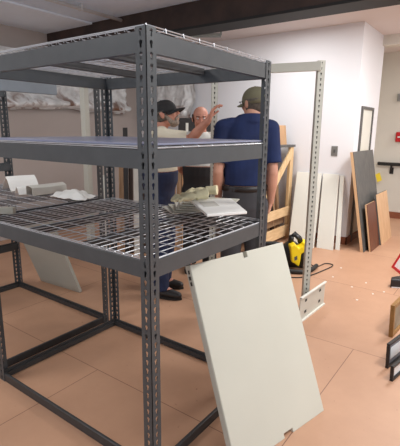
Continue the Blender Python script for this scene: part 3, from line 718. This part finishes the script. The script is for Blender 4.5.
cap(man, T, M['olive']); hair_back(man, T, M['hair'], .02, -.07); glasses(man, T, M['black'])
bm = new(); Rz = w
n = 28
for zz0, zz1 in ((1.042, 1.084),):
    lo = [bm.verts.new(w((KX*.184*math.cos(2*PI*i/n), .005+.138*math.sin(2*PI*i/n), zz0))) for i in range(n)]; hi = [bm.verts.new(w((KX*.184*math.cos(2*PI*i/n), .005+.138*math.sin(2*PI*i/n), zz1))) for i in range(n)]
    for i in range(n): face(bm, (lo[i], lo[(i+1) % n], hi[(i+1) % n], hi[i]))
o = obj('belt', bm, M['leather'], man, smooth=True); s = o.modifiers.new('s', 'SOLIDIFY'); s.thickness = .006

# --- man in cream tee shirt and black cap, in profile, reaching right
pw = at(160, 200, 3.68); base = (pw.x, pw.y)
rz = facing(_r*1.0-HD*.25)
Rm = Matrix.Rotation(rz, 4, 'Z'); inv = (Matrix.Translation(V((base[0], base[1], 0))) @ Rm).inverted()
hw = at(208.5, 120, 3.44); hl = inv @ hw
sh = V((.18, .06, 1.435)); el_w = inv @ at(190, 140, 3.52)
def reach(sh, wr, l1, l2, bend):
    sh, wr = V(sh), V(wr); d = wr-sh; L = min(d.length, (l1+l2)*.995); a = (l1*l1-l2*l2+L*L)/(2*L); h = math.sqrt(max(0, l1*l1-a*a)); t = d.normalized()
    b = V(bend); b = (b-t*b.dot(t)).normalized(); return sh+t*a+b*h
hl_w = hl
J = dict(head=(0, .055, 1.615), neck=(0, .0, 1.475), hyaw=.05, hpitch=.30,
    shl=(-.18, 0, 1.42), ell=(-.24, .0, 1.16), wrl=(-.10, .17, 1.23), handl=((.9, .3, .1), (0, -.9, 0), (0, 0, .9), .5),
    shr=tuple(sh), elr=tuple(el_w), wrr=tuple(hl), handr=((-.2, .35, .9), (-.1, .9, -.3), (-.9, .1, .2), .55),
    hpl=(-.09, 0, .90), knl=(-.11, .03, .49), anl=(-.12, -.02, .09), hpr=(.09, 0, .90), knr=(.11, .03, .49), anr=(.12, .04, .09), footr=(.1, 1, 0), hem=1.13, waist=1.14, sleeve=.85)
ts = torso(0, .4, .19, .18, .145, 1.74)
man, T, w = person('bearded man in black cap and cream shirt raising one arm', base, rz, J, M['skin_red'], M['offwhite'], M['denim'], ts)
cap(man, T, M['black_cap']); hair_back(man, T, M['hair'], .02, -.06); eyes(man, T); beard(man, T, M['beard'])

# --- bald man facing the camera behind them
p3 = at(200, 200, 4.35); base = (p3.x, p3.y)
J = dict(head=(0, .03, 1.60), neck=(0, -.012, 1.46), hyaw=.1, hpitch=-.18,
    shl=(-.185, -.01, 1.39), ell=(-.22, -.02, 1.1), wrl=(-.10, -.17, .93), handl=((.9, .0, -.2), (0, -.9, -.1), (0, 0, .9), .4),
    shr=(.185, -.01, 1.39), elr=(.22, -.02, 1.1), wrr=(.10, -.20, .96), handr=((-.9, .0, -.2), (0, -.9, -.1), (0, 0, .9), .4),
    hpl=(-.09, 0, .88), knl=(-.10, .02, .48), anl=(-.11, 0, .09), hpr=(.09, 0, .88), knr=(.10, .02, .48), anr=(.11, 0, .09), hem=1.11, waist=1.13, sleeve=.75)
ts = torso(0, .4, .185, .178, .14, 1.72)
man, T, w = person('bald man in pale shirt facing the camera between the other two', base, facing(HD*-1+_r*-.05), J, M['skin_red'], M['pale_shirt'], M['black_cloth'], ts)
hair_back(man, T, M['hair_dk'], .03, -.06); eyes(man, T)
R3 = T.to_3x3()
for s in (1, -1):
    bm = new(); capsule(bm, T @ V((s*.018, .099, .026)), T @ V((s*.046, .090, .026)), .005, .004, 8); obj('eyebrow', bm, M['hair_dk'], man, smooth=True)
bm = new(); capsule(bm, T @ V((-.022, .098, -.072)), T @ V((.022, .098, -.072)), .005, .005, 8); obj('lips', bm, M['lip'], man, smooth=True)

# ------------------------------------------------------------------ pair of work gloves on the plates
def glove(label, px, py, ang, z, tilt=.15, k=.74):
    p = pz(px, py, z); d = (_r*math.cos(ang)+HD*math.sin(ang)); s = V((-d.y, d.x, 0)); bm = new(); Z = V((0, 0, 1))
    d = (d-Z*tilt).normalized(); up = s.cross(d); up = up if up.z > 0 else -up
    P = lambda a, b, c: p+d*(a*k)+s*(b*k)+up*(c*k)+Z*.03
    tube(bm, [P(-.13, 0, .0), P(-.07, 0, .004), P(-.03, 0, .004)], [.046*k, .037*k, .04*k], 14)
    ellipsoid(bm, P(.03, 0, .006), (.075*k, .055*k, .034*k), Matrix((d, s, up)).transposed())
    for j, (q, L) in enumerate(zip((-.042, -.015, .014, .042), (.07, .088, .084, .06))):
        a = P(.07, q, .008); b = P(.07+L*.55, q*1.25, .026-.004*j); c = P(.07+L*1.0, q*1.35, .004); capsule(bm, a, b, .0165*k, .016*k, 10); capsule(bm, b, c, .016*k, .014*k, 10)
    capsule(bm, P(.0, -.045, .01), P(.045, -.085, .02), .02*k, .015*k, 10)
    tag(organic('work_glove', bm, M['glove'], None, .005, 2, loc=p), label, 'glove')
glove('cream cotton work glove lying in front on the fanned plates, fingers to the left', 192, 202, PI+.45, zd+.075)
glove('cream cotton work glove behind the other glove, next to the blue shirted man', 203, 196, PI-.25, zd+.06)

# ------------------------------------------------------------------ yellow and black shop vacuum
vc = onz(295, 267); D = 4.5
vx, vy = vc.x, vc.y
t = thing('shop_vacuum', 'small yellow and black shop vacuum on the floor before the white boards', 'vacuum', (vx, vy, 0))
def vp(a, b, c): return V((vx, vy, 0))+_r*a+HD*b+V((0, 0, c))
Rv = Matrix((_r, HD, V((0, 0, 1)))).transposed()
bm = new(); ellipsoid(bm, vp(-.04, .03, .13), (.10, .13, .125), Rv); ellipsoid(bm, vp(.06, .0, .11), (.075, .10, .11), Rv); capsule(bm, vp(-.08, 0, .05), vp(.10, 0, .05), .05, .05)
organic('body', bm, M['black'], t, .007, 3)
bm = new(); q = [(-.085, .24), (-.04, .265), (-.005, .225), (.03, .25), (.045, .27), (.075, .255), (.085, .21), (.045, .185), (.02, .17), (.015, .10), (.005, .045), (-.035, .075), (-.065, .09)]
prism(bm, [vp(a, -.135+.0*c, c) for a, c in q], HD*.12); obj('yellow_shell', bm, M['yellow'], t, .012)
bm = new(); ellipsoid(bm, vp(.055, .0, .235), (.038, .05, .045), Rv); obj('yellow_cap', bm, M['yellow'], t, smooth=True)
bm = new(); tube(bm, [vp(-.06, -.02, .25), vp(-.055, -.02, .31), vp(-.03, -.02, .335), vp(.02, -.02, .29), vp(.035, -.02, .25)], .026, 10); obj('handle', bm, M['black'], t, smooth=True)
bm = new(); prism(bm, [vp(a, -.138, c) for a, c in ((-.045, .14), (-.02, .155), (-.015, .12), (-.04, .105))], HD*.002); obj('emblem', bm, M['slate'], t)
bm = new(); pts = [vp(-.10, 0, .12), vp(-.17, -.05, .10), vp(-.2, -.1, .04), vp(-.14, -.17, .025), vp(.0, -.20, .022), vp(.10, -.16, .022), vp(.20, -.02, .022)]
def smooth_path(p, n=8):
    out = []
    for i in range(len(p)-1):
        a, b, c, d = p[max(i-1, 0)], p[i], p[i+1], p[min(i+2, len(p)-1)]
        for k in range(n):
            t_ = k/n; out.append(.5*((2*b)+(c-a)*t_+(2*a-5*b+4*c-d)*t_*t_+(3*b-a-3*c+d)*t_**3))
    return out+[p[-1]]
tube(bm, smooth_path(pts), .021, 10); obj('hose', bm, M['rubber'], t, smooth=True)
bm = new(); tube(bm, smooth_path([vp(-.12, .05, .2), vp(-.2, .08, .21), vp(-.30, .1, .2)]), .022, 10); obj('nozzle', bm, M['rubber'], t, smooth=True)
bm = new(); tube(bm, smooth_path([vp(.10, .05, .05), vp(.2, .0, .006), vp(.32, .1, .006), vp(.38, .05, .006), vp(.25, -.1, .006), vp(.0, -.3, .006), vp(-.25, -.28, .006)]), .005, 6); obj('power_cord', bm, M['rubber'], t, smooth=True)

t.scale = (1.16, 1.16, 1.16)

# ------------------------------------------------------------------ pictures leaning at the right edge
def picture(name, label, base, ang, w, h, th, fw, dep, fm, mats, cat='picture frame', lift=0.):
    """base: lower left corner, ang: direction of bottom edge, leaning back to its -normal"""
    b = V((math.cos(ang), math.sin(ang), 0)); n = V((-b.y, b.x, 0))
    u = n*math.sin(th)+V((0, 0, math.cos(th))); f = n*math.cos(th)-V((0, 0, math.sin(th))); o = V(base)+V((0, 0, lift+.0))
    root = thing(name, label, cat, o)
    bm = new()
    for (a0, a1, c0, c1) in ((0, w, 0, fw), (0, w, h-fw, h), (0, fw, fw, h-fw), (w-fw, w, fw, h-fw)): slab(bm, o+b*a0+u*c0, b*(a1-a0), u*(c1-c0), f*dep)
    obj('frame', bm, fm, root, .003)
    ins = fw; k = 0
    for mm, marg in mats:
        bm = new(); g = ins+marg; slab(bm, o+b*g+u*g+f*(.012-.003*k), b*(w-2*g), u*(h-2*g), f*.003); obj(('mat_board', 'picture')[k] if len(mats) > 1 else 'picture', bm, mm, root); k += 1
    return root, o, b, u, f
def strut(root, o, b, u, f, w, h, th):
    top = o+b*(w/2)+u*(h*.7)+f*.02; foot = V((top.x, top.y, 0))+V((f.x, f.y, 0)).normalized()*.022; bm = new(); slab(bm, foot-b*.015, b*.03, f*.004, top-foot); obj('strut', bm, M['black'], root)
e = onz(392.5, 338)
r_, o, b, u, f = picture('picture_frame', 'gilt framed picture leaning at the right edge behind the black frame', e, -.08, .60, .25, .04, .03, .03, M['gold'], [(M['art'], 0)]); strut(r_, o, b, u, f, .6, .27, .12)
e = onz(388, 369)
r_, o, b, u, f = picture('picture_frame', 'black framed certificate with grey mat leaning at right edge', e, -.2, .44, .17, .04, .016, .02, M['black'], [(M['grey_mat'], 0), (M['matboard'], .03)]); strut(r_, o, b, u, f, .44, .19, .12)
e = onz(392.5, 382)
r_, o, b, u, f = picture('picture_frame', 'black framed picture with white mat, nearest at the right edge', e, -.2, .36, .10, .04, .016, .02, M['black'], [(M['matboard'], 0)]); strut(r_, o, b, u, f, .36, .1, .15)
e = onz(391, 267); e2 = onz(400, 274.5); dd = e2-e
r_, o, b, u, f = picture('sign_frame', 'red framed white sign standing tilted at the right edge', e, math.atan2(dd.y, dd.x), .55, .45, .45, .03, .02, M['red'], [(M['matboard'], 0)], 'sign'); strut(r_, o, b, u, f, .55, .45, .45)
# black case with a white stripe on the floor in front of the red sign
c = onz(388, 287); b = V((.95, -.3, 0)).normalized(); n = V((.3, .95, 0)).normalized()
t = thing('black_case', 'black soft case with white stripe on the floor below the red sign', 'case', c)
bm = new(); prism(bm, [c+b*x+n*y for x, y in ((0, -.02), (.10, -.13), (.28, -.13), (.28, -.03), (.08, .02))], (0, 0, .085)); obj('case_body', bm, M['black'], t, .012)
bm = new(); prism(bm, [c+b*x+n*y+V((0, 0, .0)) for x, y in ((.01, -.03), (.10, -.13), (.24, -.13), (.24, -.11), (.12, -.10))], (0, 0, .02)); obj('white_stripe', bm, M['matboard'], t)
# paint flakes on the floor
for px, py in ((373, 294), (384, 292), (352, 287), (366, 283), (341, 268), (333, 277), (357, 300)):
    p = onz(px, py); bm = new(); n_ = 6; prism(bm, [p+V((math.cos(a)*.012*random.uniform(.5, 1), math.sin(a)*.012*random.uniform(.5, 1), 0)) for a in [2*PI*k/n_ for k in range(n_)]], (0, 0, .003))
    tag(obj('paint_flake', bm, M['paper'], loc=p), 'tiny white flake lying on the bare floor at right', 'debris', 'white flakes on the floor')

# ------------------------------------------------------------------ light
def area(name, loc, sx, sy, power, col=(1, .96, .9), rot=(0, 0, 0)):
    l = bpy.data.lights.new(name, 'AREA'); l.shape = 'RECTANGLE'; l.size = sx; l.size_y = sy; l.energy = power; l.color = col
    o = bpy.data.objects.new(name, l); COL.objects.link(o); o.location = loc; o.rotation_euler = rot; return o
WL = (1, .99, .97)
area('ceiling_light', (1.4, -1.6, 2.74), 1.2, .6, 62, WL)
area('ceiling_light', (3.6, -.8, 2.74), 1.2, .6, 74, WL)
area('ceiling_light', (3.3, 1.3, 2.74), 1.0, .5, 26, WL)
area('ceiling_light', (6.0, -1.2, 2.74), 1.0, .6, 26, WL)
area('ceiling_light', (-.8, 1.8, 2.74), 1.0, .6, 34, WL)
wd = bpy.data.worlds.new('world'); bpy.context.scene.world = wd; wd.use_nodes = True
bg = wd.node_tree.nodes['Background']; bg.inputs[0].default_value = (.90, .95, 1, 1); bg.inputs[1].default_value = 1.15

# ------------------------------------------------------------------ camera
cd = bpy.data.cameras.new('camera'); co = bpy.data.objects.new('camera', cd); COL.objects.link(co)
cd.sensor_fit = 'HORIZONTAL'; cd.sensor_width = 36; cd.lens = FPX*36/400; cd.clip_start = .05
mw = Matrix((RT, UP, -FWD)).transposed().to_4x4(); mw.translation = CAM; co.matrix_world = mw
sc = bpy.context.scene; sc.camera = co
sc.view_settings.view_transform = 'Standard'; sc.view_settings.look = 'None'; sc.view_settings.exposure = 0
